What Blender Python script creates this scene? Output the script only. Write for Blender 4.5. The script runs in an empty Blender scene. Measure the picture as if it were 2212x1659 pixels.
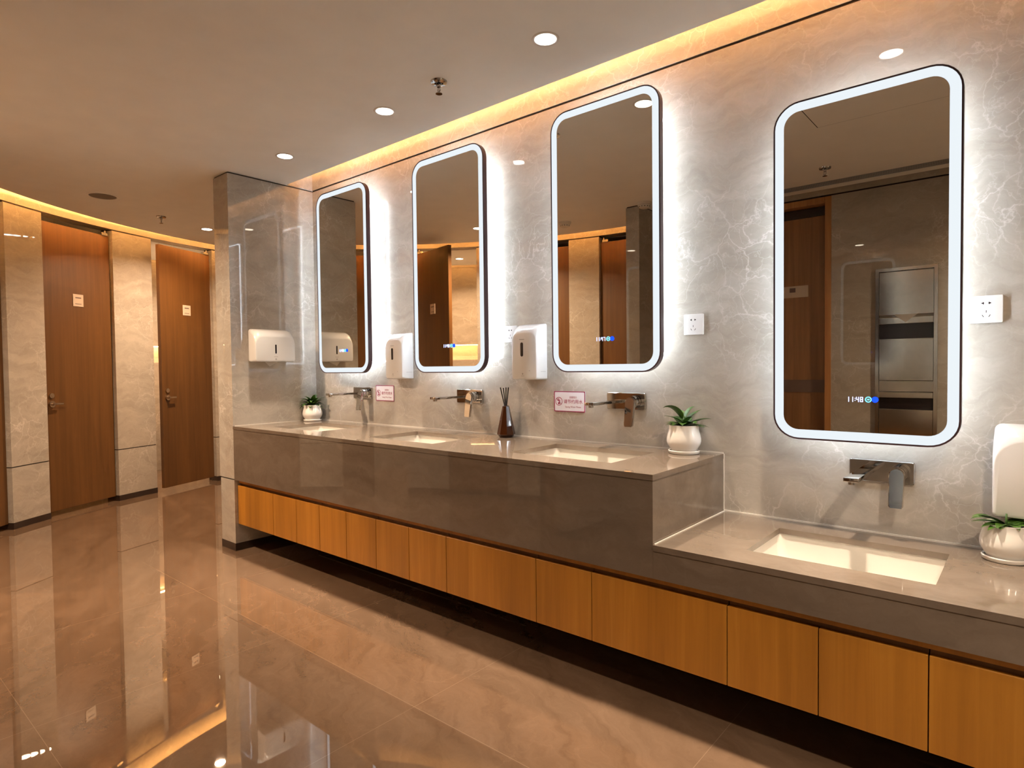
import bpy, bmesh, math, random
from mathutils import Vector, Matrix
random.seed(7)
C = bpy.context.scene.collection
PI = math.pi
R = math.radians

# ------------------------------------------------------------------ camera
cam_d = bpy.data.cameras.new('camera')
cam = bpy.data.objects.new('camera', cam_d); C.objects.link(cam)
yaw, pitch, roll = 0.7062, -0.0278, -0.0114
fw = Vector((-math.sin(yaw)*math.cos(pitch), math.cos(yaw)*math.cos(pitch), math.sin(pitch)))
rt = Vector((math.cos(yaw), math.sin(yaw), 0)); up = rt.cross(fw)
r2 = rt*math.cos(roll)+up*math.sin(roll); u2 = -rt*math.sin(roll)+up*math.cos(roll)
M = Matrix((r2, u2, -fw)).transposed().to_4x4(); M.translation = Vector((4.0265, -2.5026, 1.2))
cam.matrix_world = M
cam_d.sensor_width = 36; cam_d.lens = 1327.06*36/2212; cam_d.clip_start = 0.02
bpy.context.scene.camera = cam

# ------------------------------------------------------------------ sizes
ZC = 2.497           # ceiling
GAP = 0.2075         # cove gap along the vanity wall
DEP = 0.622          # vanity depth
ZU, ZL = 0.830, 0.5906
XS = 3.0426          # step in the countertop
ZA = 0.475           # bottom of the stone apron
MX = [0.528, 1.5346, 2.5416, 3.5659]
MW, MH = 0.568, 1.218
MZ = [1.1713, 1.1713, 1.1713, 0.9250]
AC = (1.4494, 1.1345); RL, RW = 3.98, 4.225
ZT = 2.72

# ------------------------------------------------------------------ helpers
def obj(name, bm, mat, parent=None, smooth=False, auto=None):
    me = bpy.data.meshes.new(name)
    bmesh.ops.recalc_face_normals(bm, faces=bm.faces[:])
    bm.to_mesh(me); bm.free()
    if smooth:
        me.polygons.foreach_set('use_smooth', [True]*len(me.polygons))
        if auto is not None:
            me.set_sharp_from_angle(angle=R(auto))
    for m in (mat if isinstance(mat, (list, tuple)) else [mat]):
        me.materials.append(m)
    o = bpy.data.objects.new(name, me); C.objects.link(o)
    if parent: o.parent = parent
    return o
def tag(o, label, cat, group=None):
    o['label'] = label; o['category'] = cat
    if group: o['group'] = group
    return o
def thing(name, label, cat, loc=(0, 0, 0), rz=0.0, group=None):
    o = bpy.data.objects.new(name, None); C.objects.link(o)
    o.empty_display_size = 0.05
    o.location = loc; o.rotation_euler = (0, 0, rz)
    return tag(o, label, cat, group)
def struct(name, bm, mat, parent=None, **k):
    o = obj(name, bm, mat, parent, **k)
    if parent is None: o['kind'] = 'structure'
    return o
def B(): return bmesh.new()
def box(bm, x0, y0, z0, x1, y1, z1, bev=0.0, seg=2):
    v = [bm.verts.new(p) for p in ((x0,y0,z0),(x1,y0,z0),(x1,y1,z0),(x0,y1,z0),(x0,y0,z1),(x1,y0,z1),(x1,y1,z1),(x0,y1,z1))]
    f = [bm.faces.new([v[i] for i in q]) for q in ((0,3,2,1),(4,5,6,7),(0,1,5,4),(1,2,6,5),(2,3,7,6),(3,0,4,7))]
    if bev > 0:
        es = list({e for ff in f for e in ff.edges})
        bmesh.ops.bevel(bm, geom=es, offset=bev, segments=seg, affect='EDGES', profile=0.5)
    return bm
def bx(*a, **k): return box(B(), *a, **k)
def arcbox(bm, r0, r1, a0, a1, z0, z1, n=None):
    n = n or max(1, int(abs(a1-a0)/1.5)+1)
    P = []
    for i in range(n+1):
        a = R(a0+(a1-a0)*i/n); c, s = math.cos(a), math.sin(a)
        P.append([bm.verts.new((AC[0]+r*c, AC[1]+r*s, z)) for r, z in ((r0,z0),(r1,z0),(r1,z1),(r0,z1))])
    for i in range(n):
        for j in range(4):
            bm.faces.new((P[i][j], P[i+1][j], P[i+1][(j+1)%4], P[i][(j+1)%4]))
    bm.faces.new(P[0]); bm.faces.new(P[-1][::-1])
    return bm
def cyl(bm, p0, p1, r0, r1=None, n=24, cap=True):
    r1 = r0 if r1 is None else r1
    p0, p1 = Vector(p0), Vector(p1); d = (p1-p0).normalized()
    a = Vector((0,0,1)) if abs(d.z) < .9 else Vector((1,0,0))
    u = d.cross(a).normalized(); w = d.cross(u)
    A = [bm.verts.new(p0+(u*math.cos(2*PI*i/n)+w*math.sin(2*PI*i/n))*r0) for i in range(n)]
    D = [bm.verts.new(p1+(u*math.cos(2*PI*i/n)+w*math.sin(2*PI*i/n))*r1) for i in range(n)]
    for i in range(n): bm.faces.new((A[i], A[(i+1)%n], D[(i+1)%n], D[i]))
    if cap: bm.faces.new(A[::-1]); bm.faces.new(D)
    return bm
def lathe(bm, prof, n=40, c=(0,0,0)):
    rings = []
    for r, z in prof:
        if r < 1e-6: rings.append([bm.verts.new((c[0], c[1], c[2]+z))])
        else: rings.append([bm.verts.new((c[0]+r*math.cos(2*PI*i/n), c[1]+r*math.sin(2*PI*i/n), c[2]+z)) for i in range(n)])
    for a, b in zip(rings, rings[1:]):
        for i in range(n):
            j = (i+1)%n
            if len(a) == 1 and len(b) == 1: continue
            if len(a) == 1: bm.faces.new((a[0], b[i], b[j]))
            elif len(b) == 1: bm.faces.new((a[i], a[j], b[0]))
            else: bm.faces.new((a[i], a[j], b[j], b[i]))
    return bm
def rr(hw, z0, z1, rb, rtp=None, k=8):
    """rounded rectangle outline in (x,z), corner radii bottom / top"""
    rtp = rb if rtp is None else rtp
    pts = []
    for cx, cz, r, a0 in ((hw-rb, z0+rb, rb, -90), (hw-rtp, z1-rtp, rtp, 0), (-hw+rtp, z1-rtp, rtp, 90), (-hw+rb, z0+rb, rb, 180)):
        for i in range(k+1):
            a = R(a0+90*i/k); pts.append((cx+r*math.cos(a), cz+r*math.sin(a)))
    return pts
def loft(bm, rings, cap0=True, cap1=True):
    """rings: list of (y, pts) -> skin between"""
    V = [[bm.verts.new((x, y, z)) for x, z in pts] for y, pts in rings]
    n = len(V[0])
    for a, b in zip(V, V[1:]):
        for i in range(n): bm.faces.new((a[i], a[(i+1)%n], b[(i+1)%n], b[i]))
    if cap0: bm.faces.new(V[0][::-1])
    if cap1: bm.faces.new(V[-1])
    return bm
def ring_solid(bm, hw, z0, z1, r, i0, i1, y0, y1):
    """frame between insets i0<i1 from y0 (front) to y1 (back)"""
    def L(i): return rr(hw-i, z0+i, z1-i, max(r-i, 0.004))
    o0 = [bm.verts.new((x, y0, z)) for x, z in L(i0)]; n0 = [bm.verts.new((x, y0, z)) for x, z in L(i1)]
    o1 = [bm.verts.new((x, y1, z)) for x, z in L(i0)]; n1 = [bm.verts.new((x, y1, z)) for x, z in L(i1)]
    n = len(o0)
    for i in range(n):
        j = (i+1)%n
        bm.faces.new((o0[i], o0[j], n0[j], n0[i])); bm.faces.new((o1[i], n1[i], n1[j], o1[j]))
        bm.faces.new((o0[i], o1[i], o1[j], o0[j])); bm.faces.new((n0[i], n0[j], n1[j], n1[i]))
    return bm

# ------------------------------------------------------------------ materials
def newmat(name):
    m = bpy.data.materials.new(name); m.use_nodes = True
    nt = m.node_tree; nt.nodes.clear()
    out = nt.nodes.new('ShaderNodeOutputMaterial'); p = nt.nodes.new('ShaderNodeBsdfPrincipled')
    nt.links.new(p.outputs[0], out.inputs[0])
    return m, nt, p
def N(nt, t, **k):
    n = nt.nodes.new(t)
    for a, b in k.items():
        if hasattr(n, a) and not a[0].isupper(): setattr(n, a, b)
        else: n.inputs[a.replace('_', ' ')].default_value = b
    return n
def mapped(nt, scale, rot=(0,0,0)):
    g = nt.nodes.new('ShaderNodeNewGeometry'); m = nt.nodes.new('ShaderNodeMapping')
    m.inputs['Scale'].default_value = scale; m.inputs['Rotation'].default_value = rot
    nt.links.new(g.outputs['Position'], m.inputs[0]); return m
def ramp(nt, src, stops):
    r = nt.nodes.new('ShaderNodeValToRGB'); e = r.color_ramp.elements
    while len(e) < len(stops): e.new(0.5)
    for i, (p, c) in enumerate(stops):
        e[i].position = p; e[i].color = (c if len(c) == 4 else (*c, 1))
    nt.links.new(src, r.inputs[0]); return r
def mix(nt, a, b, fac, mode='MIX'):
    m = nt.nodes.new('ShaderNodeMix'); m.data_type = 'RGBA'; m.blend_type = mode
    for s, v in ((0, fac), (6, a), (7, b)):
        if hasattr(v, 'is_linked') or hasattr(v, 'links'): nt.links.new(v, m.inputs[s])
        elif isinstance(v, (int, float)): m.inputs[s].default_value = v
        else: m.inputs[s].default_value = (*v, 1)
    return m.outputs[2]
def plain(name, col, rough=.5, metal=0.0, spec=None, coat=0, emis=None, es=1.0, noise=0.0, nscale=6.0, trans=0):
    m, nt, p = newmat(name)
    p.inputs['Roughness'].default_value = rough; p.inputs['Metallic'].default_value = metal
    if spec is not None: p.inputs['Specular IOR Level'].default_value = spec
    if coat: p.inputs['Coat Weight'].default_value = coat; p.inputs['Coat Roughness'].default_value = .03
    if trans: p.inputs['Transmission Weight'].default_value = trans
    if noise:
        mp = mapped(nt, (nscale,)*3); n = N(nt, 'ShaderNodeTexNoise', Scale=1.0, Detail=4.0)
        nt.links.new(mp.outputs[0], n.inputs[0])
        d = tuple(max(0, c*(1-noise)) for c in col); l = tuple(min(1, c*(1+noise)) for c in col)
        r = ramp(nt, n.outputs[0], [(.3, d), (.7, l)]); nt.links.new(r.outputs[0], p.inputs['Base Color'])
    else: p.inputs['Base Color'].default_value = (*col, 1)
    if emis:
        p.inputs['Emission Color'].default_value = (*emis, 1); p.inputs['Emission Strength'].default_value = es
    return m
def emission(name, col, s):
    m = bpy.data.materials.new(name); m.use_nodes = True; nt = m.node_tree; nt.nodes.clear()
    o = nt.nodes.new('ShaderNodeOutputMaterial'); e = nt.nodes.new('ShaderNodeEmission')
    e.inputs[0].default_value = (*col, 1); e.inputs[1].default_value = s
    nt.links.new(e.outputs[0], o.inputs[0]); return m
def marble(name, dark, light, vein, vs=3.2, veinw=.035, vamt=.8, rough=.05, streak=(1.2, 1.2, 6.0), rot=(0,0,0), spec=.5):
    m, nt, p = newmat(name)
    mp = mapped(nt, (1,1,1), rot)
    nz = N(nt, 'ShaderNodeTexNoise', Scale=3.6, Detail=6.0, Roughness=.55)
    nt.links.new(mp.outputs[0], nz.inputs[0])
    dist = nt.nodes.new('ShaderNodeVectorMath'); dist.operation = 'MULTIPLY_ADD'
    nt.links.new(nz.outputs['Color'], dist.inputs[0]); dist.inputs[1].default_value = (.38,.38,.34)
    nt.links.new(mp.outputs[0], dist.inputs[2])
    # cloudy body with fine horizontal streaks
    mp2 = nt.nodes.new('ShaderNodeMapping'); mp2.inputs['Scale'].default_value = streak
    nt.links.new(dist.outputs[0], mp2.inputs[0])
    st = N(nt, 'ShaderNodeTexNoise', Scale=2.2, Detail=8.0, Roughness=.68)
    nt.links.new(mp2.outputs[0], st.inputs[0])
    body = ramp(nt, st.outputs[0], [(.34, dark), (.66, light)]).outputs[0]
    # two generations of thin crackle veins, masked by a broad noise
    mask = N(nt, 'ShaderNodeTexNoise', Scale=2.1, Detail=3.0)
    nt.links.new(mp.outputs[0], mask.inputs[0])
    for sc, w, am in ((vs, veinw, vamt), (vs*2.7, veinw*1.5, vamt*.55)):
        vo = nt.nodes.new('ShaderNodeTexVoronoi'); vo.feature = 'DISTANCE_TO_EDGE'
        vo.inputs['Scale'].default_value = sc; nt.links.new(dist.outputs[0], vo.inputs[0])
        vr = ramp(nt, vo.outputs['Distance'], [(0.0, (am,)*3), (w, (am*.25,)*3), (w*2.6, (0,0,0))])
        mk = ramp(nt, mask.outputs[0], [(.44, (.10,)*3), (.64, (1,1,1))])
        f = mix(nt, vr.outputs[0], mk.outputs[0], 1.0, 'MULTIPLY')
        bw = nt.nodes.new('ShaderNodeRGBToBW'); nt.links.new(f, bw.inputs[0])
        body = mix(nt, body, vein, bw.outputs[0])
    nt.links.new(body, p.inputs['Base Color'])
    p.inputs['Roughness'].default_value = rough; p.inputs['Specular IOR Level'].default_value = spec
    return m, nt, p, body
def wood(name, a, b, c, rough=.38, sc=1.0):
    m, nt, p = newmat(name)
    mp = mapped(nt, (26*sc, 26*sc, 1.1*sc))
    n1 = N(nt, 'ShaderNodeTexNoise', Scale=1.0, Detail=6.0, Roughness=.6, Distortion=.6)
    nt.links.new(mp.outputs[0], n1.inputs[0])
    mp2 = mapped(nt, (3.1*sc, 3.1*sc, .35*sc)); n2 = N(nt, 'ShaderNodeTexNoise', Scale=1.0, Detail=2.0)
    nt.links.new(mp2.outputs[0], n2.inputs[0])
    g = ramp(nt, n1.outputs[0], [(.3, a), (.55, b), (.75, c)]).outputs[0]
    w = ramp(nt, n2.outputs[0], [(.3, (.78,.76,.74)), (.7, (1.12,1.12,1.12))]).outputs[0]
    nt.links.new(mix(nt, g, w, 1.0, 'MULTIPLY'), p.inputs['Base Color'])
    p.inputs['Roughness'].default_value = rough
    return m

WALL, _, _, _ = marble('marble_beige', (.385,.350,.302), (.50,.462,.408), (.80,.78,.75), vs=5.4, veinw=.013, vamt=.54, rough=.008, spec=.75)
FLOOR, fnt, fp, fbody = marble('floor_stone', (.128,.079,.048), (.182,.117,.075), (.34,.22,.145), vs=1.5, veinw=.004, vamt=.16, rough=.012, streak=(1.0, 4.5, 1.0), rot=(0,0,R(28)), spec=1.0)
# hairline joints between the floor slabs
g = fnt.nodes.new('ShaderNodeNewGeometry'); sx = fnt.nodes.new('ShaderNodeSeparateXYZ'); fnt.links.new(g.outputs['Position'], sx.inputs[0])
def joint(sock, off, per):
    a = fnt.nodes.new('ShaderNodeMath'); a.operation = 'ADD'; a.inputs[1].default_value = -off+100*per; fnt.links.new(sock, a.inputs[0])
    b = fnt.nodes.new('ShaderNodeMath'); b.operation = 'MODULO'; b.inputs[1].default_value = per; fnt.links.new(a.outputs[0], b.inputs[0])
    c = fnt.nodes.new('ShaderNodeMath'); c.operation = 'LESS_THAN'; c.inputs[1].default_value = .0022; fnt.links.new(b.outputs[0], c.inputs[0])
    return c.outputs[0]
jm = fnt.nodes.new('ShaderNodeMath'); jm.operation = 'MAXIMUM'
fnt.links.new(joint(sx.outputs[0], 2.36, .9), jm.inputs[0]); fnt.links.new(joint(sx.outputs[1], -1.105, .9), jm.inputs[1])
fp.inputs['IOR'].default_value = 1.72
fnt.links.new(mix(fnt, fbody, (.22,.15,.10), jm.outputs[0]), fp.inputs['Base Color'])
STONE, _, _, _ = marble('counter_stone', (.140,.110,.086), (.185,.148,.118), (.27,.22,.18), vs=.9, veinw=.004, vamt=.15, rough=.015, streak=(.6, 3.0, 5.0), spec=.8)
PAINT = plain('ceiling_paint', (.90,.92,.92), .7, noise=.02)
PAINTD = plain('cove_paint', (.80,.76,.70), .8)
WOOD = wood('oak_veneer', (.35,.145,.014), (.43,.185,.020), (.49,.225,.030), .38)
WOODSHADE = wood('door_veneer', (.115,.050,.012), (.145,.064,.016), (.17,.077,.021), .45)  # same oak as the cabinet fronts, dim light put into a darker colour
ENTRYW = wood('entry_door_veneer', (.22,.105,.038), (.29,.142,.055), (.34,.17,.07), .45)
FRAMEW = wood('frame_veneer', (.38,.17,.055), (.48,.23,.08), (.55,.28,.10), .45)
DARKBASE = plain('dark_skirting', (.035,.022,.018), .25, noise=.2)
GROOVE = plain('dark_joint', (.028,.018,.011), .9)
CAULK = plain('caulk', (.72,.68,.62), .4)
CHROME = plain('chrome', (.55,.53,.51), .05, 1.0)
STEEL = plain('brushed_steel', (.62,.60,.56), .14, 1.0, noise=.04, nscale=30)
RIM = plain('mirror_rim', (.045,.022,.026), .3, .3)
MIRROR = plain('mirror_glass', (.70,.64,.55), .0, 1.0)
BACKBOX = plain('mirror_back_box', (.50,.50,.50), .4)
BAND = emission('frosted_light_band', (.89,.955,1.0), .41)
LEDW = emission('cool_led', (.85,.93,1.0), 60.0); LEDW.cycles.emission_sampling = 'NONE'
LEDT = emission('cool_led_tape', (.82,.91,1.0), 18.0)
COVE = emission('warm_led', (1.0,.47,.17), 62.0)
COVE2 = emission('warm_led_curved', (1.0,.46,.13), 300.0)
NICHE = emission('warm_niche_led', (1.0,.50,.18), 60.0)
LENS = emission('downlight_lens', (1.0,.93,.82), 8.0)
PLASTIC = plain('white_plastic', (.66,.655,.65), .22, coat=.3)
PLASTICG = plain('off_white_plastic', (.72,.70,.68), .3)
SLOT = plain('smoked_window', (.02,.014,.016), .15)
PAPER = plain('paper', (.78,.75,.70), .8)
CERAM = plain('cream_ceramic', (.70,.665,.61), .08, coat=.4)
POT = plain('white_pot_glaze', (.82,.80,.77), .12, coat=.5)
SOIL = plain('soil', (.03,.02,.014), .95, noise=.5, nscale=80)
LEAF = plain('leaf', (.042,.105,.014), .38, noise=.55, nscale=25)
AMBER = plain('amber_glass', (.045,.012,.003), .05, coat=.6, spec=.7)
REED = plain('black_reed', (.012,.010,.010), .6)
SIGNW = plain('sign_board', (.78,.78,.84), .35)
SIGNR = plain('sign_red', (.30,.02,.09), .4)
SIGNP = plain('sign_plate_cream', (.62,.52,.42), .4)
SIGNK = plain('sign_print', (.16,.11,.10), .5)
BRASS = plain('door_metal', (.55,.44,.34), .25, 1.0)
VENT = plain('vent_grille', (.27,.28,.30), .5)
SMOKE = plain('detector_white', (.75,.74,.70), .4)
DIGIT = emission('clock_digits', (.42,.50,1.0), 1.3)
CYAN = emission('touch_icon_cyan', (.20,.75,.95), .7)
BLUE = emission('touch_icon_blue', (.01,.06,1.0), .9)
INK = plain('print_grey', (.35,.33,.33), .5)

# ------------------------------------------------------------------ room shell
XR = 6.0
struct('floor', bx(-5.5, -5.2, -.1, XR+.1, 2.0, 0), FLOOR)
def fan_slab(c, pts, z0, z1, bm):
    """slab filled as a fan from its corner c"""
    ring = [c]+pts
    lo = [bm.verts.new((x, y, z0)) for x, y in ring]; hi = [bm.verts.new((x, y, z1)) for x, y in ring]
    n = len(ring)
    for i in range(n): bm.faces.new((lo[i], lo[(i+1)%n], hi[(i+1)%n], hi[i]))
    for i in range(1, n-1): bm.faces.new((lo[0], lo[i+1], lo[i])); bm.faces.new((hi[0], hi[i], hi[i+1]))
    return bm
def arcpt(r, a): return (AC[0]+r*math.cos(R(a)), AC[1]+r*math.sin(R(a)))
pts = [(-.004, 1.5)]
a_end = -180-math.degrees(math.asin((1.5-AC[1])/RL))
na = 70
for i in range(na+1): pts.append(arcpt(RL, a_end+(-90-a_end)*i/na))
pts += [(1.575, arcpt(RL, -90)[1]), (1.575, -GAP)]
bm = fan_slab((-.004, -GAP), pts, ZC, ZC+.08, B()); box(bm, 1.575, -2.575, ZC, XR, -GAP, ZC+.08)
struct('ceiling', bm, PAINT)
struct('ceiling_edge', bx(1.575, -2.79, ZC, XR, -2.70, ZC+.08), PAINT)
struct('ceiling_upper', bx(-5.5, -5.2, ZT, XR+.1, 2.0, ZT+.1), PAINTD)
# vanity wall with shadow groove at ceiling height
GZ0, GZ1 = ZC-.009, ZC+.003
struct('wall_vanity', bx(-.2, 0, 0, XR, .12, GZ0), WALL)
struct('wall_vanity_upper', bx(-.2, 0, GZ1, XR, .12, ZT), WALL)
struct('trim_1', bx(-.2, .006, GZ0, XR, .1, GZ1), GROOVE)
# pier at the end of the vanity
bm = B(); box(bm, -.205, -DEP, ZA+.004, 0, 0, GZ0); box(bm, -.205, 0, ZA+.004, -.2, 1.5, GZ0)
struct('wall_pier', bm, WALL)
bm = B(); box(bm, -.195, -DEP, .05, 0, 0, ZA-.004); struct('wall_pier_base', bm, WALL)
bm = B(); box(bm, -.199, -DEP+.006, ZA-.004, -.006, -.002, ZA+.004); box(bm, -.199, -DEP+.006, GZ0, -.006, -.002, GZ1); struct('trim_2', bm, GROOVE)
struct('wall_pier_upper', bx(-.205, -DEP, GZ1, 0, 0, ZT), WALL)
struct('wall_behind_pier', bx(-.2, .12, 0, -.05, 1.5, ZT), WALL)
struct('baseboard_pier', bx(-.198, -DEP-.002, 0, .001, -.001, .05), DARKBASE)
struct('baseboard_vanity', bx(0, -.012, 0, XR, 0, .17), DARKBASE)  # raised well above skirting height, dark strip stands in for under-cabinet shade
struct('wall_right', bx(XR, -3.2, 0, XR+.1, .12, ZT), WALL)
struct('wall_back_corridor', bx(-5.5, 1.5, 0, -.05, 1.6, ZT), WALL)
# opposite wall with a door opening
OY = -2.97
bm = B(); box(bm, 1.575, OY-.12, 0, 1.83, OY, GZ0); box(bm, 2.82, OY-.12, 0, XR, OY, GZ0); struct('wall_opposite', bm, WALL)
struct('wall_opposite_upper', bx(1.575, OY-.12, GZ1, XR, OY, ZT), WALL)
struct('trim_3', bx(1.575, OY-.12, GZ0, XR, OY-.006, GZ1), GROOVE)
struct('baseboard_opposite', bx(2.82, OY, 0, XR, OY+.008, .05), DARKBASE)
struct('wall_partition', bx(1.455, -3.6, 0.05, 1.575, -2.228, GZ0), WALL)
struct('trim_4', bx(1.461, -3.6, GZ0, 1.569, -2.234, ZC), GROOVE)
struct('baseboard_partition', bx(1.453, -3.6, 0, 1.577, -2.226, .05), DARKBASE)
# entrance door seen in the mirror
bm = B(); box(bm, 2.775, OY-.11, 0, 2.82, OY+.006, GZ0-.002, .002); box(bm, 1.83, OY-.11, 0, 1.875, OY+.006, GZ0-.002, .002); box(bm, 1.875, OY-.11, GZ0-.05, 2.775, OY+.006, GZ0-.002, .002)
struct('trim_door_frame', bm, FRAMEW)
d = struct('door_5', bx(1.88, OY-.10, .01, 2.77, OY-.06, GZ0-.13), ENTRYW)
obj('head_panel', bx(1.88, OY-.10, GZ0-.125, 2.77, OY-.075, GZ0-.055), DARKBASE, d)
obj('kick_rail', bx(1.882, OY-.06, .97, 2.768, OY-.055, 1.07), plain('rail_grey_brown', (.16,.10,.075), .35), d)
obj('sign_plate', bx(2.42, OY-.06, 1.733, 2.64, OY-.054, 1.825, .001), SIGNP, d)
obj('sign_print', bx(2.50, OY-.054, 1.775, 2.545, OY-.0535, 1.81), SIGNK, d)

# curved toilet wall: pilasters, band above, doors
PER = 14.55
bm = arcbox(B(), RW, RW+.14, -92, -188, GZ1, ZT, 64); struct('wall_curved_band', bm, WALL)
pil = [(-127.6, -133.2), (-142.6, -147.16), (-156.33, -161.75), (-170.85, -188), (-112.95, -118.6), (-100.35, -104.75), (-90.0, -91.4)]
for i, (a0, a1) in enumerate(pil):
    nm = 'wall_pilaster_%d' % (i+1)
    bm = arcbox(B(), RW, RW+.14, a0, a1, ZA+.004, GZ0); arcbox(bm, RW, RW+.14, a0, a1, .05, ZA-.004)
    struct(nm, bm, WALL)
    bm = arcbox(B(), RW+.006, RW+.134, a0, a1, ZA-.004, ZA+.004); arcbox(bm, RW+.006, RW+.134, a0, a1, GZ0, GZ1)
    struct('trim_%d' % (i+5), bm, GROOVE)
    struct('baseboard_%d' % (i+1), arcbox(B(), RW-.002, RW+.142, a0+.02, a1-.02, 0, .05), DARKBASE)
doors = [(-133.3, -142.5, 0), (-147.25, -156.25, 0), (-161.9, -170.75, 10.3), (-118.7, -127.5, 999), (-104.85, -112.85, 0), (-91.5, -100.25, 0)]
def make_door(i, a0, a1, swing):
    """leaf built flat in local coords: x from hinge to free edge, y = outward (into the stall) depth"""
    hinge = Vector((*arcpt(RW+.035, a1), 0)); free = Vector((*arcpt(RW+.035, a0), 0))
    if i == 3:
        hinge = Vector((*arcpt(RW-.005, a1), 0)); free = Vector((-.48, -2.07, 0))
    w = (free-hinge).length - .004
    ang = math.atan2(free.y-hinge.y, free.x-hinge.x) + (R(swing) if i != 3 else 0)
    zt = 2.437
    bmd = box(B(), 0, -.038, .045, w, 0, zt, .0015, 1)
    d = obj('door_%d' % (i+6), bmd, WOODSHADE)
    d['kind'] = 'structure'
    d.location = hinge; d.rotation_euler = (0, 0, ang)
    s = 1
    # room side is local -y or +y?  work it out from the centre of the arc
    cdir = Vector((AC[0]-hinge.x, AC[1]-hinge.y)); loc_y = Vector((-math.sin(ang), math.cos(ang)))
    s = 1 if cdir.dot(loc_y) > 0 else -1
    f = 0.0 if s > 0 else -.038
    def Y(a, b): return (f+a, f+b) if s > 0 else (f-b, f-a)
    y0, y1 = Y(0, .004)
    hx = w-.06
    sg = obj('sign_plate', bx(w/2-.05, y0, 1.765, w/2+.05, y1, 1.87, .0012), SIGNP, d)
    y0, y1 = Y(.004, .0048)
    bm = B(); box(bm, w/2-.028, y0, 1.835, w/2+.028, y1, 1.845); box(bm, w/2-.03, y0, 1.785, w/2+.03, y1, 1.79)
    obj('sign_print', bm, SIGNK, sg)
    bm = B(); cyl(bm, (hx, f, .935), (hx, f+s*.012, .935), .026); cyl(bm, (hx, f+s*.012, .935), (hx, f+s*.035, .935), .011)
    y0, y1 = Y(.03, .042); box(bm, hx-.075, y0, .928, hx+.008, y1, .944, .003)
    obj('handle', bm, BRASS, d, smooth=True, auto=35)
    bm = cyl(B(), (hx, f, 1.005), (hx, f+s*.009, 1.005), .021); obj('lock', bm, BRASS, d, smooth=True, auto=35)
    bm = B(); y0, y1 = Y(-.03, .012); box(bm, .02, y0, zt-.004, .085, y1, zt+.022, .003); cyl(bm, (.03, f-s*.01, zt+.018), (.03, f-s*.01, zt+.045), .008)
    obj('pivot_hinge', bm, CHROME, d)
    return d
for i, (a0, a1, sw) in enumerate(doors): make_door(i, a0, a1, sw)
# stall interiors behind the leaves
RB = 5.55
bm = arcbox(B(), RB, RB+.1, -88, -200, 0, 1.30, 60); struct('wall_stall_back', bm, WALL)
bm = arcbox(B(), RB, RB+.1, -88, -200, 1.50, GZ0, 60); struct('wall_stall_back_upper', bm, WALL)
bm = arcbox(B(), RB, RB+.1, -88, -200, GZ1, ZT, 60); struct('wall_stall_back_band', bm, WALL)
bm = arcbox(B(), RB+.10, RB+.2, -88, -200, 1.2, 1.6, 60); arcbox(bm, RB+.006, RB+.1, -88, -200, GZ0, GZ1, 60); struct('wall_niche_back', bm, WALL)
struct('ceiling_stalls', arcbox(B(), RW+.141, RB-.2, -88, -200, ZC, ZC+.08, 60), PAINT)
for k, a in enumerate((-109.1-6.9, -130.4, -144.9, -159.0, -174.0, -102.5)):
    if k == 0: a = -115.8
    struct('wall_stall_divider_%d' % (k+1), arcbox(B(), RW+.145, RB-.002, a-.5, a+.5, 0.002, ZC-.002, 1), WALL)

# ------------------------------------------------------------------ lamps
def spot(e, col, parent, spread=135):
    l = bpy.data.lights.new('lamp', 'AREA'); l.energy = e; l.color = col; l.shape = 'DISK'; l.size = .084; l.spread = R(spread)
    o = bpy.data.objects.new('lamp', l); C.objects.link(o); o.parent = parent; o.location = (0, 0, -.0045)
    return o
WARM = (1.0, .80, .60)
def downlight(x, y, label, e=37.0, col=WARM, group='recessed downlights', spread=52):
    t = thing('downlight', label, 'ceiling light', (x, y, ZC), 0, group)
    bm = lathe(B(), [(.043, .0), (.043, -.003), (.052, -.004), (.055, 0.0)], 40); obj('trim_ring', bm, PLASTICG, t, smooth=True)
    bm = B(); cyl(bm, (0, 0, -.0005), (0, 0, -.0025), .0435, n=40); obj('lens', bm, LENS, t)
    spot(e/8.5, col, t, spread)
    return t
downlight(2.5363, -.5274, 'round downlight nearest the camera, brightest on the ceiling by the vanity')
downlight(1.515, -.524, 'round ceiling downlight in front of the second mirror from the pier')
downlight(.540, -.518, 'round ceiling downlight nearest the marble pier, in front of the first mirror')
downlight(3.552, -.528, 'round downlight over the low washbasin, seen as a reflection in the wall marble')
downlight(-1.78, .012, 'small far downlight in front of the cubicle door beside the pier', e=170, col=(1.0,.66,.40), spread=150)
downlight(.052, -1.945, 'downlight by the cubicles seen at the edge of the second mirror', e=270, col=(1.0,.72,.48), spread=150)
downlight(4.6, -1.98, 'ceiling downlight beyond the right edge, nearer the low washbasin', e=150, spread=150)  # out of view, added to fill the opposite wall and the pier
downlight(5.6, -1.3, 'ceiling downlight beyond the right edge, farthest from the pier', e=45, spread=150)  # second out-of-view lamp, added as weak fill
for a, lab in ((-123.1, 'downlight inside the open cubicle seen in the second mirror'), (-166.3, 'downlight inside the cubicle whose door stands ajar')):
    p = arcpt(4.885, a); downlight(p[0], p[1], lab, e=130, col=(1.0,.66,.40), spread=140)
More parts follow.
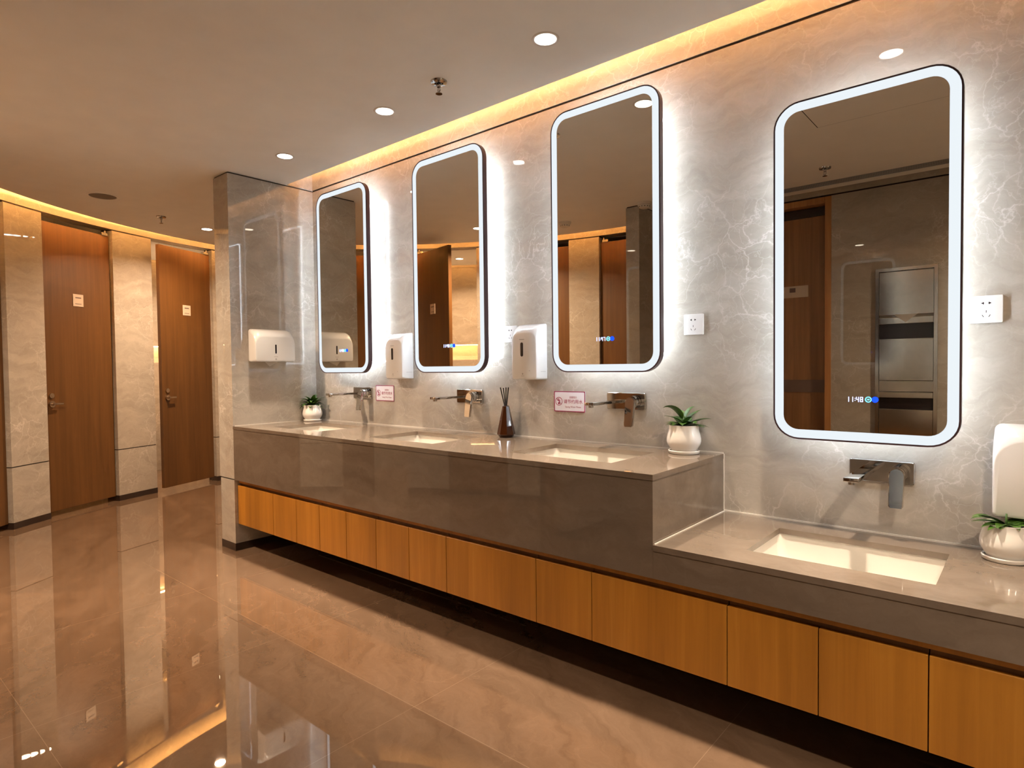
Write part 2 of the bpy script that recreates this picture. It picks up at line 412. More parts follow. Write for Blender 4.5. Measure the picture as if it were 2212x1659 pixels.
# cove strips
bm = bx(.01, -GAP-.062, ZC+.081, XR-.01, -GAP-.046, ZC+.086)
tag(obj('cove_light_strip', bm, COVE), 'warm light strip hidden in the ceiling cove above the mirrors', 'light strip')
bm = arcbox(B(), RL-.062, RL-.046, -93, -186, ZC+.081, ZC+.086, 60)
tag(obj('cove_light_strip', bm, COVE2), 'warm light strip hidden in the curved cove above the cubicle doors', 'light strip')
bm = arcbox(B(), RB-.2-.062, RB-.2-.046, -117, -173, ZC+.081, ZC+.086, 40)
tag(obj('cove_light_strip', bm, COVE2), 'warm light strip in the cove above the back wall of the cubicles', 'light strip')
bm = arcbox(B(), RB+.02, RB+.035, -117, -173, 1.492, 1.497, 40)
tag(obj('niche_light_strip', bm, NICHE), 'warm light strip under the head of the cubicle wall niche', 'light strip')

# ------------------------------------------------------------------ countertops
def slab_with_hole(bm, x0, x1, y0, y1, z0, z1, h):
    hx0, hx1, hy0, hy1 = h
    box(bm, x0, y0, z0, hx0, y1, z1); box(bm, hx1, y0, z0, x1, y1, z1)
    box(bm, hx0, y0, z0, hx1, hy0, z1); box(bm, hx0, hy1, z0, hx1, y1, z1)
SHW, SY0, SY1 = .258, -.487, -.137
TH = .020
up_t = thing('upper_countertop', 'long upper polished stone countertop with three washbasins', 'countertop', (0, 0, 0))
def top_mesh(cuts, z, xa, xb):
    """top slab with rectangular cut-outs as one clean mesh"""
    xs = [xa]; 
    for c in cuts: xs += [c-SHW, c+SHW]
    xs.append(xb); ys = [-DEP-.003, SY0, SY1, -.001]
    bm = B(); V = {}
    for iz, zz in enumerate((z-TH, z)):
        for i, x in enumerate(xs):
            for j, y in enumerate(ys): V[i, j, iz] = bm.verts.new((x, y, zz))
    solid = lambda i, j: 0 <= i < len(xs)-1 and 0 <= j < 3 and not (j == 1 and i % 2 == 1)
    for i in range(len(xs)-1):
        for j in range(3):
            if not solid(i, j): continue
            bm.faces.new((V[i,j,1], V[i+1,j,1], V[i+1,j+1,1], V[i,j+1,1])); bm.faces.new((V[i,j,0], V[i,j+1,0], V[i+1,j+1,0], V[i+1,j,0]))
            if not solid(i-1, j): bm.faces.new((V[i,j,0], V[i,j,1], V[i,j+1,1], V[i,j+1,0]))
            if not solid(i+1, j): bm.faces.new((V[i+1,j,0], V[i+1,j+1,0], V[i+1,j+1,1], V[i+1,j,1]))
            if not solid(i, j-1): bm.faces.new((V[i,j,0], V[i+1,j,0], V[i+1,j,1], V[i,j,1]))
            if not solid(i, j+1): bm.faces.new((V[i,j+1,0], V[i,j+1,1], V[i+1,j+1,1], V[i+1,j+1,0]))
    return bm
obj('top_slab', top_mesh(MX[:3], ZU, .001, XS+.002), STONE, up_t)
obj('front_apron', bx(.001, -DEP, ZA, XS, -DEP+.02, ZU-TH), STONE, up_t)
obj('side_panel', bx(XS-.02, -DEP+.02, ZL, XS, -.001, ZU-TH), STONE, up_t)
lo_t = thing('lower_countertop', 'lower polished stone countertop with the low washbasin', 'countertop', (0, 0, 0))
XE = 5.4
obj('top_slab', top_mesh([MX[3], 4.60], ZL, XS+.0005, XE), STONE, lo_t)
obj('front_apron', bx(XS+.0005, -DEP, ZA, XE, -DEP+.02, ZL-TH), STONE, lo_t)
obj('end_panel', bx(XE-.02, -DEP+.02, .18, XE, -.001, ZL-TH), STONE, lo_t)
bm = B(); box(bm, .001, -.006, ZU, XS, -.0005, ZU+.006); box(bm, .001, -DEP+.01, ZU, .005, -.006, ZU+.003); struct('trim_caulk_upper', bm, CAULK)
bm = B(); box(bm, XS+.002, -.006, ZL, XE, -.0005, ZL+.006); box(bm, XS+.0025, -DEP+.004, ZL, XS+.0065, -.006, ZL+.0035); box(bm, XS+.0005, -.005, ZL+.006, XS+.004, -.0005, ZU); struct('trim_caulk_lower', bm, CAULK)
# basins
def basin(x, z, label, group='undermount washbasins'):
    t = thing('washbasin', label, 'washbasin', (x, (SY0+SY1)/2, z-TH-.001), 0, group)
    hw, hd = SHW+.006, (SY1-SY0)/2+.006
    def ring(a, b, zz, r):
        out = []
        for cx, cy, a0 in ((a-r, b-r, 0), (-a+r, b-r, 90), (-a+r, -b+r, 180), (a-r, -b+r, 270)):
            for i in range(7):
                q = R(a0+15*i); out.append((cx+r*math.cos(q), cy+r*math.sin(q), zz))
        return out
    rings = [ring(hw+.02, hd+.02, 0, .03), ring(hw, hd, 0, .02), ring(hw-.004, hd-.004, -.06, .03), ring(hw-.015, hd-.015, -.092, .04), ring(hw-.05, hd-.05, -.108, .05), ring(.06, .05, -.112, .03),
             ]
    outer = [ring(hw+.02, hd+.02, -.01, .03), ring(hw+.012, hd+.012, -.08, .04), ring(hw-.02, hd-.02, -.118, .05)]
    bm = B()
    V = [[bm.verts.new(p) for p in rg] for rg in rings]
    n = len(V[0])
    for a, b in zip(V, V[1:]):
        for i in range(n): bm.faces.new((a[i], a[(i+1)%n], b[(i+1)%n], b[i]))
    bm.faces.new(V[-1])
    W = [[bm.verts.new(p) for p in rg] for rg in outer]
    for a, b in zip([V[0]]+W[:-1], W):
        for i in range(n): bm.faces.new((a[i], b[i], b[(i+1)%n], a[(i+1)%n]))
    bm.faces.new(W[-1])
    bw = obj('bowl', bm, CERAM, t, smooth=True, auto=40)
    bm = lathe(B(), [(0, -.109), (.022, -.109), (.027, -.1115)], 28); obj('drain', bm, CHROME, bw, smooth=True)
    return t
bl = ['cream washbasin nearest the marble pier, in front of the leftmost mirror', 'cream washbasin in front of the second mirror, left of the amber diffuser', 'cream washbasin right of the amber diffuser at the step end', 'low cream washbasin sunk in the lower countertop']
for x, z, l in zip(MX, (ZU, ZU, ZU, ZL), bl): basin(x, z, l)
basin(4.60, ZL, 'cream washbasin at the far right of the lower countertop')

# ------------------------------------------------------------------ cabinets
seams = [.003, .459, .972, 1.486, 2.002, 2.519, 2.781, 3.289, 3.821, 4.34, 4.86, XE-.021]
splits = {0: [], 1: [.727], 2: [1.229], 3: [1.742], 4: [], 5: [], 6: [], 7: [3.556], 8: [4.08], 9: [4.6], 10: []}
cl = ['narrow oak cabinet front against the marble pier', 'oak vanity cabinet with two doors, second from the pier', 'oak vanity cabinet with two doors, third from the pier', 'oak vanity cabinet with two doors, fourth from the pier',
      'wide single oak drawer front left of the countertop step, under the third basin', 'narrow single oak front between the two wide drawer fronts', 'wide single oak drawer front just under the countertop step', 'oak cabinet with two doors under the low washbasin',
      'oak cabinet at the right edge of the photo under the low countertop', 'oak cabinet beyond the right edge of the low countertop', 'last narrow oak cabinet at the right end of the vanity']
for k in range(len(seams)-1):
    x0, x1 = seams[k], seams[k+1]
    t = thing('vanity_cabinet', cl[k], 'cabinet', (x0, 0, .18), 0, 'wall-hung oak cabinets under the countertop')
    obj('carcass', bx(.0015, -.583, .004, x1-x0-.0015, -.002, .268), WOODSHADE, t)
    ed = [x0]+splits[k]+[x1]
    for a, b in zip(ed, ed[1:]):
        obj('drawer_front' if k in (4, 6) else 'door', bx(a-x0+.0016, -.602, 0, b-x0-.0016, -.5845, .2555, .0008, 1), WOOD, t)

tag(obj('wooden_rail', bx(.003, -.592, .4505, XE-.021, -.584, ZA-.0005), WOOD), 'thin continuous oak rail between the stone apron and the cabinet fronts', 'rail')

# ------------------------------------------------------------------ lit mirrors
SEG = {'0': 'abcdef', '1': 'bc', '4': 'fgbc', '7': 'abc', '8': 'abcdefg'}
def digits(bm, s, x, z, h, y):
    w = h*.5; t = h*.13
    for ch in s:
        if ch == ':':
            for zz in (z+h*.3, z+h*.7): box(bm, x+w*.15, y, zz-t/2, x+w*.15+t, y+.0006, zz+t/2)
            x += w*.62; continue
        r = {'a': (0, h-t, w, h), 'd': (0, 0, w, t), 'g': (0, h/2-t/2, w, h/2+t/2), 'b': (w-t, h/2, w, h), 'c': (w-t, 0, w, h/2), 'f': (0, h/2, t, h), 'e': (0, 0, t, h/2)}
        for q in SEG[ch]:
            a, b_, c, d_ = r[q]; box(bm, x+a, y, z+b_, x+c, y+.0006, z+d_)
        x += w*1.42
def mirror(k, label, clock):
    t = thing('lit_mirror', label, 'mirror', (MX[k], 0, MZ[k]), 0, 'tall round-cornered mirrors with light bands')
    hw, yf, yb, r = MW/2, -.1273, -.100, .088
    obj('rim', ring_solid(B(), hw, 0, MH, r, 0, .0055, yf, yb), RIM, t, smooth=True, auto=40)
    obj('light_band', ring_solid(B(), hw, 0, MH, r, .0058, .036, yf+.001, yf+.006), BAND, t, smooth=True, auto=40)
    bm = loft(B(), [(yf+.0012, rr(hw-.0362, .0362, MH-.0362, r-.036)), (yf+.0058, rr(hw-.0362, .0362, MH-.0362, r-.036))])
    gl = obj('mirror_glass', bm, MIRROR, t)
    bm = loft(B(), [(yf+.0065, rr(hw-.0058, .0058, MH-.0058, r-.005)), (yb+.001, rr(hw-.0058, .0058, MH-.0058, r-.005))])
    obj('back_plate', bm, BACKBOX, t)
    bm = loft(B(), [(yb+.0012, rr(hw-.15, .15, MH-.15, .03)), (-.0005, rr(hw-.15, .15, MH-.15, .03))]); obj('rear_box', bm, BACKBOX, t)
    # bead strip running round the back
    o = rr(hw-.0755, .0755, MH-.0755, .04, k=6); o.append(o[0])
    L = [0]
    for a, b in zip(o, o[1:]): L.append(L[-1]+math.hypot(b[0]-a[0], b[1]-a[1]))
    n = int(L[-1]/.020); bm = B(); j = 0
    for i in range(n):
        s = L[-1]*i/n
        while L[j+1] < s: j += 1
        f = (s-L[j])/(L[j+1]-L[j]+1e-9); x = o[j][0]+(o[j+1][0]-o[j][0])*f; z = o[j][1]+(o[j+1][1]-o[j][1])*f
        bmesh.ops.create_icosphere(bm, subdivisions=1, radius=.0046, matrix=Matrix.Translation((x, yb+.0068, z)))
    ls = obj('led_tape', ring_solid(B(), hw, 0, MH, .088, .077, .0785, yb+.0012, yb+.0125), LEDT, t)
    obj('led_beads', bm, LEDW, ls)
    bm = B(); digits(bm, clock, -.040, .141, .0175, yf-.0002); obj('clock_digits', bm, DIGIT, gl)
    bm = lathe(B(), [(.0068, 0), (.0102, 0), (.0102, .0006), (.0068, .0006), (.0068, 0)], 28); box(bm, -.0035, -.0025, 0, .0035, .0025, .0006)
    bmesh.ops.rotate(bm, verts=bm.verts, cent=(0,0,0), matrix=Matrix.Rotation(R(90), 3, 'X')); bmesh.ops.translate(bm, verts=bm.verts, vec=(.0275, yf+.0002, .150))
    obj('defog_icon', bm, CYAN, gl)
    bm = cyl(B(), (.0475, yf-.0004, .150), (.0475, yf+.0006, .150), .0102, n=28); obj('light_icon', bm, BLUE, gl)
    return t
ml = ['leftmost lit mirror, beside the marble pier, reflecting the towel dispenser', 'second lit mirror from the pier, reflecting an open cubicle door', 'third lit mirror, above the reeds and the red-framed water sign', 'lowest and largest-looking lit mirror, above the low washbasin']
for k in range(4): mirror(k, ml[k], '11:47' if k == 2 else '11:48')

# ------------------------------------------------------------------ taps
def tap(x, z, label):
    t = thing('wall_tap', label, 'tap', (x, 0, z), 0, 'chrome wall-mounted taps')
    bm = loft(B(), [(-.0005, rr(.1, -.0385, .0385, .006, k=4)), (-.010, rr(.1, -.0385, .0385, .006, k=4)), (-.012, rr(.098, -.0365, .0365, .005, k=4))])
    bmesh.ops.translate(bm, verts=bm.verts, vec=(.047, 0, 0)); obj('wall_plate', bm, CHROME, t, smooth=True, auto=30)
    bm = box(B(), -.024, -.245, -.010, .021, -.011, .004, .0022); 
    sp = obj('spout', bm, CHROME, t, smooth=True, auto=30)
    bm = cyl(B(), (-.0015, -.228, -.009), (-.0015, -.228, -.019), .011, n=20); obj('aerator', bm, CHROME, sp, smooth=True, auto=30)
    hx = .103
    bm = B()
    for y0, y1, r in ((-.011, -.020, .030), (-.020, -.023, .0265), (-.023, -.038, .0285), (-.038, -.040, .026), (-.040, -.060, .0275)):
        cyl(bm, (hx, y0, 0), (hx, y1, 0), r, n=36)
    obj('valve_body', bm, CHROME, t, smooth=True, auto=30)
    # lever: rounded head, tapering bar hanging down and slightly out
    bm = B(); rings = []
    prof = []
    for i in range(13):
        a = R(180-15*i); prof.append((math.cos(a)*.0235, math.sin(a)*.0235))
    prof += [(.0215, -.104), (.017, -.110), (-.017, -.110), (-.0215, -.104)]
    def yy(zz): return -.060 - .020*max(0, -zz)/.11
    F = [bm.verts.new((hx+px, yy(pz)-.013, pz)) for px, pz in prof]; K = [bm.verts.new((hx+px, yy(pz), pz)) for px, pz in prof]
    n = len(F); bm.faces.new(F); bm.faces.new(K[::-1])
    for i in range(n): bm.faces.new((F[i], K[i], K[(i+1)%n], F[(i+1)%n]))
    bmesh.ops.bevel(bm, geom=[e for e in bm.edges if all(v in F for v in e.verts)], offset=.003, segments=2, affect='EDGES')
    obj('lever', bm, CHROME, t, smooth=True, auto=35)
    return t
tl = ['chrome wall tap nearest the marble pier, left of the far water sign', 'chrome wall tap under the second mirror, left of the amber diffuser', 'chrome wall tap overlapping the near water sign', 'low chrome wall tap over the low washbasin']
for k in range(4): tap(MX[k], 1.0365 if k < 3 else .816, tl[k])

# ------------------------------------------------------------------ dispensers
def soap(x, z, label, w=.082, rc=1.0):
    t = thing('soap_dispenser', label, 'soap dispenser', (x, 0, z), 0, 'white wall soap dispensers')
    h, d = .286, .088
    rings = [(-.0005, rr(w, 0, h, .008, .012*rc)), (-.040, rr(w, 0, h-.006, .010, .020*rc)), (-.066, rr(w+.001, 0, h-.018, .012, .032*rc)), (d*-1+.010, rr(w+.001, .001, h-.034, .014, .040*rc)), (-d+.002, rr(w-.002, .004, h-.044, .014, .042*rc)), (-d, rr(w-.006, .008, h-.050, .012, .040*rc))]
    hs = obj('housing', loft(B(), rings), PLASTIC, t, smooth=True, auto=40)
    pz0, pz1 = .118, .190
    bm = loft(B(), [(-d-.0014, rr(.0085, pz0, pz1, .0084)), (-d+.001, rr(.0085, pz0, pz1, .0084))]); bmesh.ops.translate(bm, verts=bm.verts, vec=(-.012, 0, 0)); obj('level_window', bm, SLOT, hs)
    bm = box(B(), -.028, -d-.0006, .203, .004, -d+.001, .207); obj('logo_bar', bm, INK, hs)
    bm = cyl(B(), (-.008, -d-.0006, .030), (-.008, -d+.001, .030), .0045, n=16); obj('drop_mark', bm, INK, hs); obj('base_line_mark', bx(-.018, -d-.0006, .018, .002, -d+.001, .0205), INK, hs); obj('sensor_mark', bx(.034, -d-.0006, .044, .040, -d+.001, .047), INK, hs)
    bm = box(B(), w-.0005, -.075, .040, w+.0006, -.012, .042); obj('side_seam', bm, INK, hs)
    return t
soap(1.008, 1.134, 'white soap dispenser between the leftmost and second mirrors')
soap(2.047, 1.134, 'white soap dispenser above the amber diffuser, overlapping a socket')
soap(4.035, .716, 'low white soap dispenser cut by the right edge of the photo', .108, 1.9)
# paper towel dispenser on the pier (faces +x)
t = thing('towel_dispenser', 'wide white paper towel dispenser on the marble pier', 'towel dispenser', (0, -.365, 1.252), R(90))
w, h, d = .143, .224, .102
rings = [(-.0005, rr(w-.004, .002, h, .012, .020)), (-.030, rr(w-.004, .0, h-.002, .012, .024)), (-.032, rr(w, .0, h-.002, .012, .026)), (-.070, rr(w, .0, h-.014, .014, .040)), (-.090, rr(w, .0, h-.034, .016, .050)), (-d+.002, rr(w-.002, .003, h-.050, .016, .052)), (-d, rr(w-.007, .008, h-.058, .014, .050))]
hs = obj('housing', loft(B(), rings), PLASTIC, t, smooth=True, auto=40)
obj('level_window', loft(B(), [(-d-.0014, rr(.0055, .056, .118, .0054)), (-d+.001, rr(.0055, .056, .118, .0054))]), SLOT, hs)
obj('logo_bar', bx(-.014, -d-.0006, .034, .014, -d+.001, .037), INK, hs); obj('lock', cyl(B(), (0, -d-.0006, .019), (0, -d+.001, .019), .006, n=18), INK, hs)
bm = B(); v = [bm.verts.new(p) for p in ((-.060, -.055, .004), (.045, -.055, .004), (-.025, -.062, -.030))]; bm.faces.new(v); bmesh.ops.solidify(bm, geom=bm.faces[:], thickness=.0015)
obj('paper_sheet', bm, PAPER, t)

# ------------------------------------------------------------------ sockets
def socket(x, z, label, w=.086):
    t = thing('wall_socket', label, 'socket', (x, 0, z), 0, 'white five-hole wall sockets')
    h = .088
    bm = loft(B(), [(-.0005, rr(w/2, 0, h, .003, k=3)), (-.009, rr(w/2, 0, h, .003, k=3)), (-.0105, rr(w/2-.0015, .0015, h-.0015, .003, k=3))]); obj('face_plate', bm, PLASTICG, t, smooth=True, auto=30)
    bm = B()
    for sx_ in (-1, 1): box(bm, sx_*.009-.0032, -.0112, .062, sx_*.009+.0032, -.010, .0655); box(bm, sx_*.009-.0012+sx_*-.0015, -.0112, .060, sx_*.009+.0012+sx_*-.0015, -.010, .0675)
    box(bm, -.0009, -.0112, .033, .0009, -.010, .041)
    for sx_ in (-1, 1):
        q = B(); box(q, -.0009, -.0112, -.0042, .0009, -.010, .0042)
        bmesh.ops.rotate(q, verts=q.verts, cent=(0,0,0), matrix=Matrix.Rotation(R(30*sx_), 3, 'Y')); bmesh.ops.translate(q, verts=q.verts, vec=(sx_*.0085, 0, .023))
        me = bpy.data.meshes.new('q'); q.to_mesh(me); q.free(); bm.from_mesh(me); bpy.data.meshes.remove(me)
    obj('pin_holes', bm, SLOT, t)
socket(1.893, 1.331, 'white wall socket half hidden behind a soap dispenser')
socket(.852, 1.331, 'white wall socket behind the soap dispenser nearest the pier')
socket(2.9165, 1.3275, 'white wall socket between the third mirror and the low mirror')
socket(3.9035, 1.3235, 'white wall socket right of the low mirror')

# ------------------------------------------------------------------ signs
def text_mesh(s, size, name, mat, parent, x, z, y, sx=1.0, bold=0.0):
    cu = bpy.data.curves.new(name, 'FONT'); cu.body = s; cu.size = size; cu.align_x = 'CENTER'; cu.align_y = 'CENTER'; cu.offset = bold; cu.extrude = .0002
    tmp = bpy.data.objects.new('tmp', cu); C.objects.link(tmp)
    bpy.context.view_layer.update(); dg = bpy.context.evaluated_depsgraph_get()
    me = bpy.data.meshes.new_from_object(tmp.evaluated_get(dg)); bpy.data.objects.remove(tmp); bpy.data.curves.remove(cu)
    me.transform(Matrix.Translation((x, y, z)) @ Matrix.Rotation(R(90), 4, 'X') @ Matrix.Diagonal((sx, 1, 1, 1)))
    me.materials.clear(); me.materials.append(mat)
    o = bpy.data.objects.new(name, me); C.objects.link(o); o.parent = parent; return o
def water_sign(x0, z0, label, w=.186, h=.102):
    t = thing('water_saving_sign', label, 'sign', (x0+w/2, 0, z0), 0, 'red-framed water-saving signs')
    bd = obj('board', loft(B(), [(-.0004, rr(w/2, 0, h, .004, k=3)), (-.004, rr(w/2, 0, h, .004, k=3))]), SIGNW, t)
    obj('red_border', ring_solid(B(), w/2, 0, h, .004, .0, .0042, -.0046, -.003), SIGNR, bd)
    y = -.0046
    cx, cz = -.064, h*.5
    bm = lathe(B(), [(.0185, 0), (.0215, 0), (.0215, .0004), (.0185, .0004), (.0185, 0)], 32)
    for s_ in (1,): 
        q = B(); box(q, -.019, -.0016, 0, .019, .0016, .0004); bmesh.ops.rotate(q, verts=q.verts, cent=(0,0,0), matrix=Matrix.Rotation(R(-45), 3, 'Z'))
        me = bpy.data.meshes.new('q'); q.to_mesh(me); q.free(); bm.from_mesh(me); bpy.data.meshes.remove(me)
    # dripping tap pictogram: body, spout and drop
    box(bm, -.010, .003, 0, .006, .008, .0004); box(bm, -.004, .008, 0, -.001, .013, .0004); box(bm, -.008, .012, 0, .003, .0145, .0004); box(bm, .003, -.002, 0, .008, .004, .0004)
    cyl(bm, (0, -.010, 0), (0, -.010, .0004), .0058, n=18)
    bmesh.ops.rotate(bm, verts=bm.verts, cent=(0,0,0), matrix=Matrix.Rotation(R(90), 3, 'X')); bmesh.ops.translate(bm, verts=bm.verts, vec=(cx, y+.0006, cz))
    obj('pictogram', bm, SIGNR, bd)
    text_mesh('温馨提示', .0115, 'small_lettering', SIGNR, bd, .022, h*.70, y+.0005)
    text_mesh('请节约用水', .0215, 'main_lettering', SIGNR, bd, .022, h*.485, y+.0005, 1.05, .0002)
    text_mesh('Saving Water Please', .0115, 'english_lettering', SIGNR, bd, .022, h*.24, y+.0005)
water_sign(.715, .988, 'red-framed water-saving sign right of the tap nearest the pier')
water_sign(2.175, .974, 'red-framed water-saving sign behind the third tap spout')

# ------------------------------------------------------------------ plants and diffuser
def leaf(bm, base, az, el, L, W, droop, fold=.25, twist=0.0):
    nL, nW = 9, 4
    d = Vector((math.cos(az), math.sin(az), 0)); side = Vector((-math.sin(az), math.cos(az), 0)); upv = Vector((0, 0, 1))
    pos = Vector(base); e = el; G = []
    for i in range(nL+1):
        s = i/nL
        if i: pos = pos + (d*math.cos(e)+upv*math.sin(e))*(L/nL)
        e = el - droop*s*s
        wv = W*(math.sin(PI*min(1, s**.75*.98+.02)))**.8*(1-.15*s)
        if i == nL: wv = .0006
        nrm = (-d*math.sin(e)+upv*math.cos(e))
        sd = side*math.cos(twist)+nrm*math.sin(twist)
        row = []
        for j in range(nW+1):
            u = j/nW*2-1
            row.append(bm.verts.new(pos+sd*(u*wv)+nrm*(abs(u)*wv*fold)))
        G.append(row)
    fs = []
    for i in range(nL):
        for j in range(nW): fs.append(bm.faces.new((G[i][j], G[i+1][j], G[i+1][j+1], G[i][j+1])))
def plant(x, y, z, label, leaves, s=1.0, grow=1.0):
    t = thing('potted_plant', label, 'potted plant', (x, y, z), 0, 'small green plants in white pots')
    rS = .064*s
    bm = lathe(B(), [(0, 0), (rS-.004, 0), (rS, .003), (rS+.001, .012), (rS-.002, .0145), (rS-.006, .013), (rS-.008, .006), (0, .005)], 48); obj('saucer', bm, POT, t, smooth=True, auto=50)
    pr = [(0, .0065), (.050, .0065), (.0535, .010), (.0545, .018), (.061, .027), (.068, .040), (.0705, .052), (.070, .064), (.0665, .080), (.0625, .093), (.0605, .103), (.0605, .114), (.061, .119), (.057, .119), (.0545, .112), (.053, .100), (0, .100)]
    obj('pot', lathe(B(), [(r*s, q*s) for r, q in pr], 48), POT, t, smooth=True, auto=60)
    bm = lathe(B(), [(0, .110*s), (.03*s, .109*s), (.053*s, .106*s), (.053*s, .101*s), (0, .101*s)], 32); obj('soil', bm, SOIL, t, smooth=True)
    bm = B()
    for lf in leaves: leaf(bm, *(lf[:3]+(lf[3]*grow, lf[4]*grow*1.3)+lf[5:]))
    cyl(bm, (0, 0, .10*s), (0, 0, .10*s+.05*s), .004, .0025, n=8)
    obj('foliage', bm, LEAF, t, smooth=True)
    return t
# azimuths are given relative to the camera's right-hand direction
camaz = 0.7062
def lv(a, h, el, L, W, dr, tw=0.0): 
    return ((math.cos(camaz+R(a))*.006, math.sin(camaz+R(a))*.006, h), camaz+R(a), R(el), L, W, R(dr), .22, R(tw))
pl3 = [lv(175, .145, 55, .088, .019, 95, 20), lv(10, .150, 62, .062, .013, 75), lv(20, .135, 34, .082, .010, 20), lv(185, .130, 28, .078, .011, 35), lv(-25, .118, 22, .096, .021, 25), lv(200, .113, 12, .072, .012, 20),
       lv(165, .112, 16, .058, .014, 20), lv(-10, .112, 8, .086, .012, 38), lv(-70, .115, 30, .070, .020, 70), lv(-110, .115, 25, .066, .018, 70), lv(60, .115, 30, .075, .018, 40), lv(110, .118, 35, .07, .017, 45), lv(-45, .112, 8, .078, .013, 30),
       lv(140, .112, 18, .07, .015, 30), lv(35, .112, 15, .08, .013, 25), lv(215, .113, 20, .06, .016, 50), lv(-60, .125, 50, .05, .012, 60), lv(95, .14, 60, .05, .012, 60)]
plant(2.904, -.078, ZU, 'green leafy plant in a white pot at the step end of the countertop', pl3, 1.0, 1.16)
random.seed(3)
pl1 = []
for k in range(34):
    a = k*137.5 % 360; q = k/34
    pl1.append(lv(a, .108+.02*q, 8+52*q+random.uniform(-8, 8), .068+random.uniform(-.012, .018), .012+random.uniform(0, .005), 55+random.uniform(-20, 40)))
pl1.append(lv(185, .112, 5, .085, .020, 90)); pl1.append(lv(20, .125, 35, .095, .012, 30)); pl1.append(lv(170, .128, 30, .09, .008, 40))
plant(.092, -.092, ZU, 'bushy green plant in a white pot in the corner by the pier', pl1, .97, 1.12)
pl4 = [lv(a, .111, e, L, W, dr) for a, e, L, W, dr in ((170, 30, .095, .013, 60), (182, 24, .110, .014, 50), (160, 8, .085, .013, 25), (190, 5, .085, .012, 30), (200, 0, .08, .011, 30), (-20, 10, .085, .014, 30), (10, 15, .08, .014, 30), (-60, 8, .06, .016, 40), (-100, 8, .06, .015, 40), (-140, 5, .07, .013, 30), (215, 10, .075, .013, 40))]
plant(3.962, -.100, ZL, 'green plant in a white pot under the low soap dispenser', pl4, .95)
# reed diffuser
t = thing('reed_diffuser', 'amber faceted glass reed diffuser with black reeds on the countertop', 'reed diffuser', (1.897, -.058, ZU))
bm = lathe(B(), [(0, 0), (.033, 0), (.049, .016), (.018, .163), (.0145, .166), (.0145, .158), (0, .158)], 8); obj('bottle', bm, AMBER, t)
for k, (a, tx, ty) in enumerate(((0, -.028, .0), (1, -.020, .012), (2, .004, -.004), (3, .012, .004), (4, .008, .010))):
    c_, s_ = math.cos(camaz), math.sin(camaz)
    bm = cyl(B(), (c_*tx*.12, s_*tx*.12+ty*.2, .150), (c_*tx, s_*tx+ty, .262-.003*(k%2)), .0030, n=10); obj('reed', bm, REED, t, smooth=True, auto=40)

# ------------------------------------------------------------------ ceiling fittings
def sprinkler(x, y, label):
    t = thing('fire_sprinkler', label, 'sprinkler', (x, y, ZC), 0, 'ceiling fire sprinklers')
    obj('escutcheon', lathe(B(), [(0, -.001), (.018, -.001), (.020, -.010), (.036, -.0075), (.038, 0)], 32), CHROME, t, smooth=True, auto=50)
    bm = cyl(B(), (0,0,-.008), (0,0,-.026), .009, n=16)
    for s_ in (-1, 1):
        cyl(bm, (s_*.006, 0, -.024), (s_*.0085, 0, -.040), .0022, n=8); cyl(bm, (s_*.0085, 0, -.040), (0, 0, -.054), .0022, n=8)
    cyl(bm, (0,0,-.026), (0,0,-.05), .002, n=8)
    obj('frame', bm, CHROME, t, smooth=True, auto=40)
    bm = B(); cyl(bm, (0,0,-.054), (0,0,-.0562), .0155, n=18); obj('deflector', bm, CHROME, t)
sprinkler(1.955, -.561, 'chrome fire sprinkler on the ceiling between two vanity downlights')
sprinkler(2.95, -2.235, 'fire sprinkler on the ceiling seen in the low mirror')
sprinkler(-1.584, -.447, 'small far fire sprinkler on the dark ceiling near the cubicles')
t = thing('ceiling_speaker', 'round flush ceiling speaker in front of the cubicles', 'speaker', (-1.227, -.974, ZC))
obj('grille', lathe(B(), [(0, -.004), (.085, -.004), (.088, 0)], 40), plain('speaker_mesh', (.22,.19,.16), .7), t, smooth=True, auto=40)
obj('ring', lathe(B(), [(.088, 0), (.089, -.006), (.100, -.005), (.103, 0)], 40), PAINT, t, smooth=True, auto=40)
def smoke(x, y, label):
    t = thing('smoke_detector', label, 'smoke detector', (x, y, ZC), 0, 'white smoke detectors')
    obj('base', lathe(B(), [(0, -.001), (.056, -.001), (.056, -.018), (.050, -.022), (0, -.022)], 36), SMOKE, t, smooth=True, auto=40)
    obj('sensing_head', lathe(B(), [(0, -.046), (.030, -.046), (.042, -.040), (.046, -.0225), (0, -.0225)], 36), SMOKE, t, smooth=True, auto=40)
    bm = B()
    for k in range(12):
        a = k*PI/6; cyl(bm, (.0435*math.cos(a), .0435*math.sin(a), -.034), (.0445*math.cos(a), .0445*math.sin(a), -.034), .004, n=6)
    obj('vent_openings', bm, SLOT, t)
smoke(.787, -2.308, 'white smoke detector seen in the third mirror, left of the partition')
smoke(1.64, -2.20, 'white smoke detector seen at the right edge of the third mirror')
t = thing('air_vent', 'long dark linear ceiling vent seen in the low mirror', 'air vent', (1.6, -2.70, ZC))
obj('frame', bx(0, .001, .002, XR-1.62, .124, .03), VENT, t)
bm = B()
for k in range(5): box(bm, 0, .012+.023*k, -.001, XR-1.62, .018+.023*k, .002)
obj('louvre', bm, plain('louvre_grey', (.33,.34,.37), .5), t)
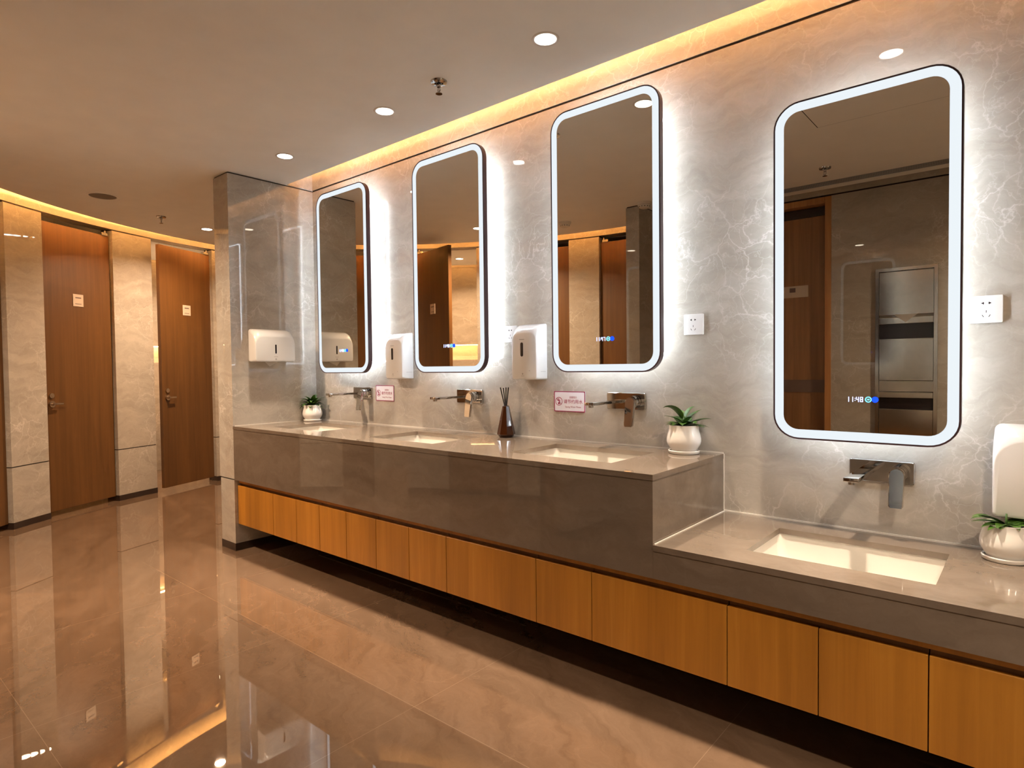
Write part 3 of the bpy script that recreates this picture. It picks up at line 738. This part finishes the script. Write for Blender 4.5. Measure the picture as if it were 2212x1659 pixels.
# access hatch outline in the ceiling
t = thing('ceiling_access_panel', 'square flush access panel in the ceiling seen in the low mirror', 'access panel', (3.10, -1.45, ZC))
obj('panel', bx(.003, .003, -.002, .647, .647, 0), PAINT, t)
bm = B(); box(bm, -.002, -.002, -.0008, .0028, .652, .0); box(bm, .6472, -.002, -.0008, .652, .652, .0); box(bm, .0028, -.002, -.0008, .6472, .0028, 0); box(bm, .0028, .6472, -.0008, .6472, .652, 0)
obj('edge_joint', bm, GROOVE, t)

# ------------------------------------------------------------------ recessed steel towel unit on the opposite wall
t = thing('steel_towel_unit', 'tall brushed steel towel and waste unit seen in the low mirror', 'towel unit', (3.312, OY, .50))
def o(z): return z-.50
bm = B(); hw = .190
box(bm, -hw, 0, 0, -hw+.022, .022, o(1.885)); box(bm, hw-.022, 0, 0, hw, .022, o(1.885)); box(bm, -hw+.022, 0, o(1.862), hw-.022, .022, o(1.885)); box(bm, -hw+.022, 0, 0, hw-.022, .022, .02)
obj('frame', bm, STEEL, t)
obj('upper_door', bx(-hw+.024, .002, o(1.545), hw-.024, .016, o(1.858), .002), STEEL, t)
obj('shelf_lip', bx(-hw+.024, .002, o(1.480), hw-.024, .026, o(1.525), .002), STEEL, t)
obj('dark_recess', bx(-hw+.024, .0, o(1.372), hw-.024, .003, o(1.480)), SLOT, t)
obj('middle_door', bx(-hw+.024, .002, o(1.070), hw-.024, .016, o(1.372), .002), STEEL, t)
obj('lower_panel', bx(-hw+.024, .0, o(.990), hw-.024, .006, o(1.066)), STEEL, t)
obj('waste_lip', bx(-hw+.024, .002, o(.945), hw-.024, .030, o(.985), .002), STEEL, t)
obj('waste_opening', bx(-hw+.024, .0, o(.862), hw-.024, .003, o(.945)), SLOT, t)
obj('waste_bin', bx(-hw+.024, .002, .022, hw-.024, .016, o(.860), .002), STEEL, t)
bm = B(); v = [bm.verts.new(p) for p in ((-.075, .022, o(1.548)), (.075, .022, o(1.548)), (.0, .034, o(1.488)))]; bm.faces.new(v); bmesh.ops.solidify(bm, geom=bm.faces[:], thickness=.0015)
obj('paper_sheet', bm, PAPER, t)

# ------------------------------------------------------------------ world and view
w = bpy.data.worlds.new('world'); bpy.context.scene.world = w; w.use_nodes = True
w.node_tree.nodes['Background'].inputs[0].default_value = (0, 0, 0, 1)
sc = bpy.context.scene
sc.view_settings.view_transform = 'Standard'; sc.view_settings.look = 'None'; sc.view_settings.gamma = 1.0
sc.view_settings.use_curve_mapping = False
sc.view_settings.exposure = 1.22
sc.cycles.max_bounces = 5; sc.cycles.diffuse_bounces = 3; sc.cycles.glossy_bounces = 3
sc.cycles.adaptive_threshold = .045; sc.cycles.adaptive_min_samples = 32
sc.cycles.use_denoising = True
sc.cycles.caustics_reflective = False; sc.cycles.caustics_refractive = False
sc.cycles.sample_clamp_indirect = 6.0
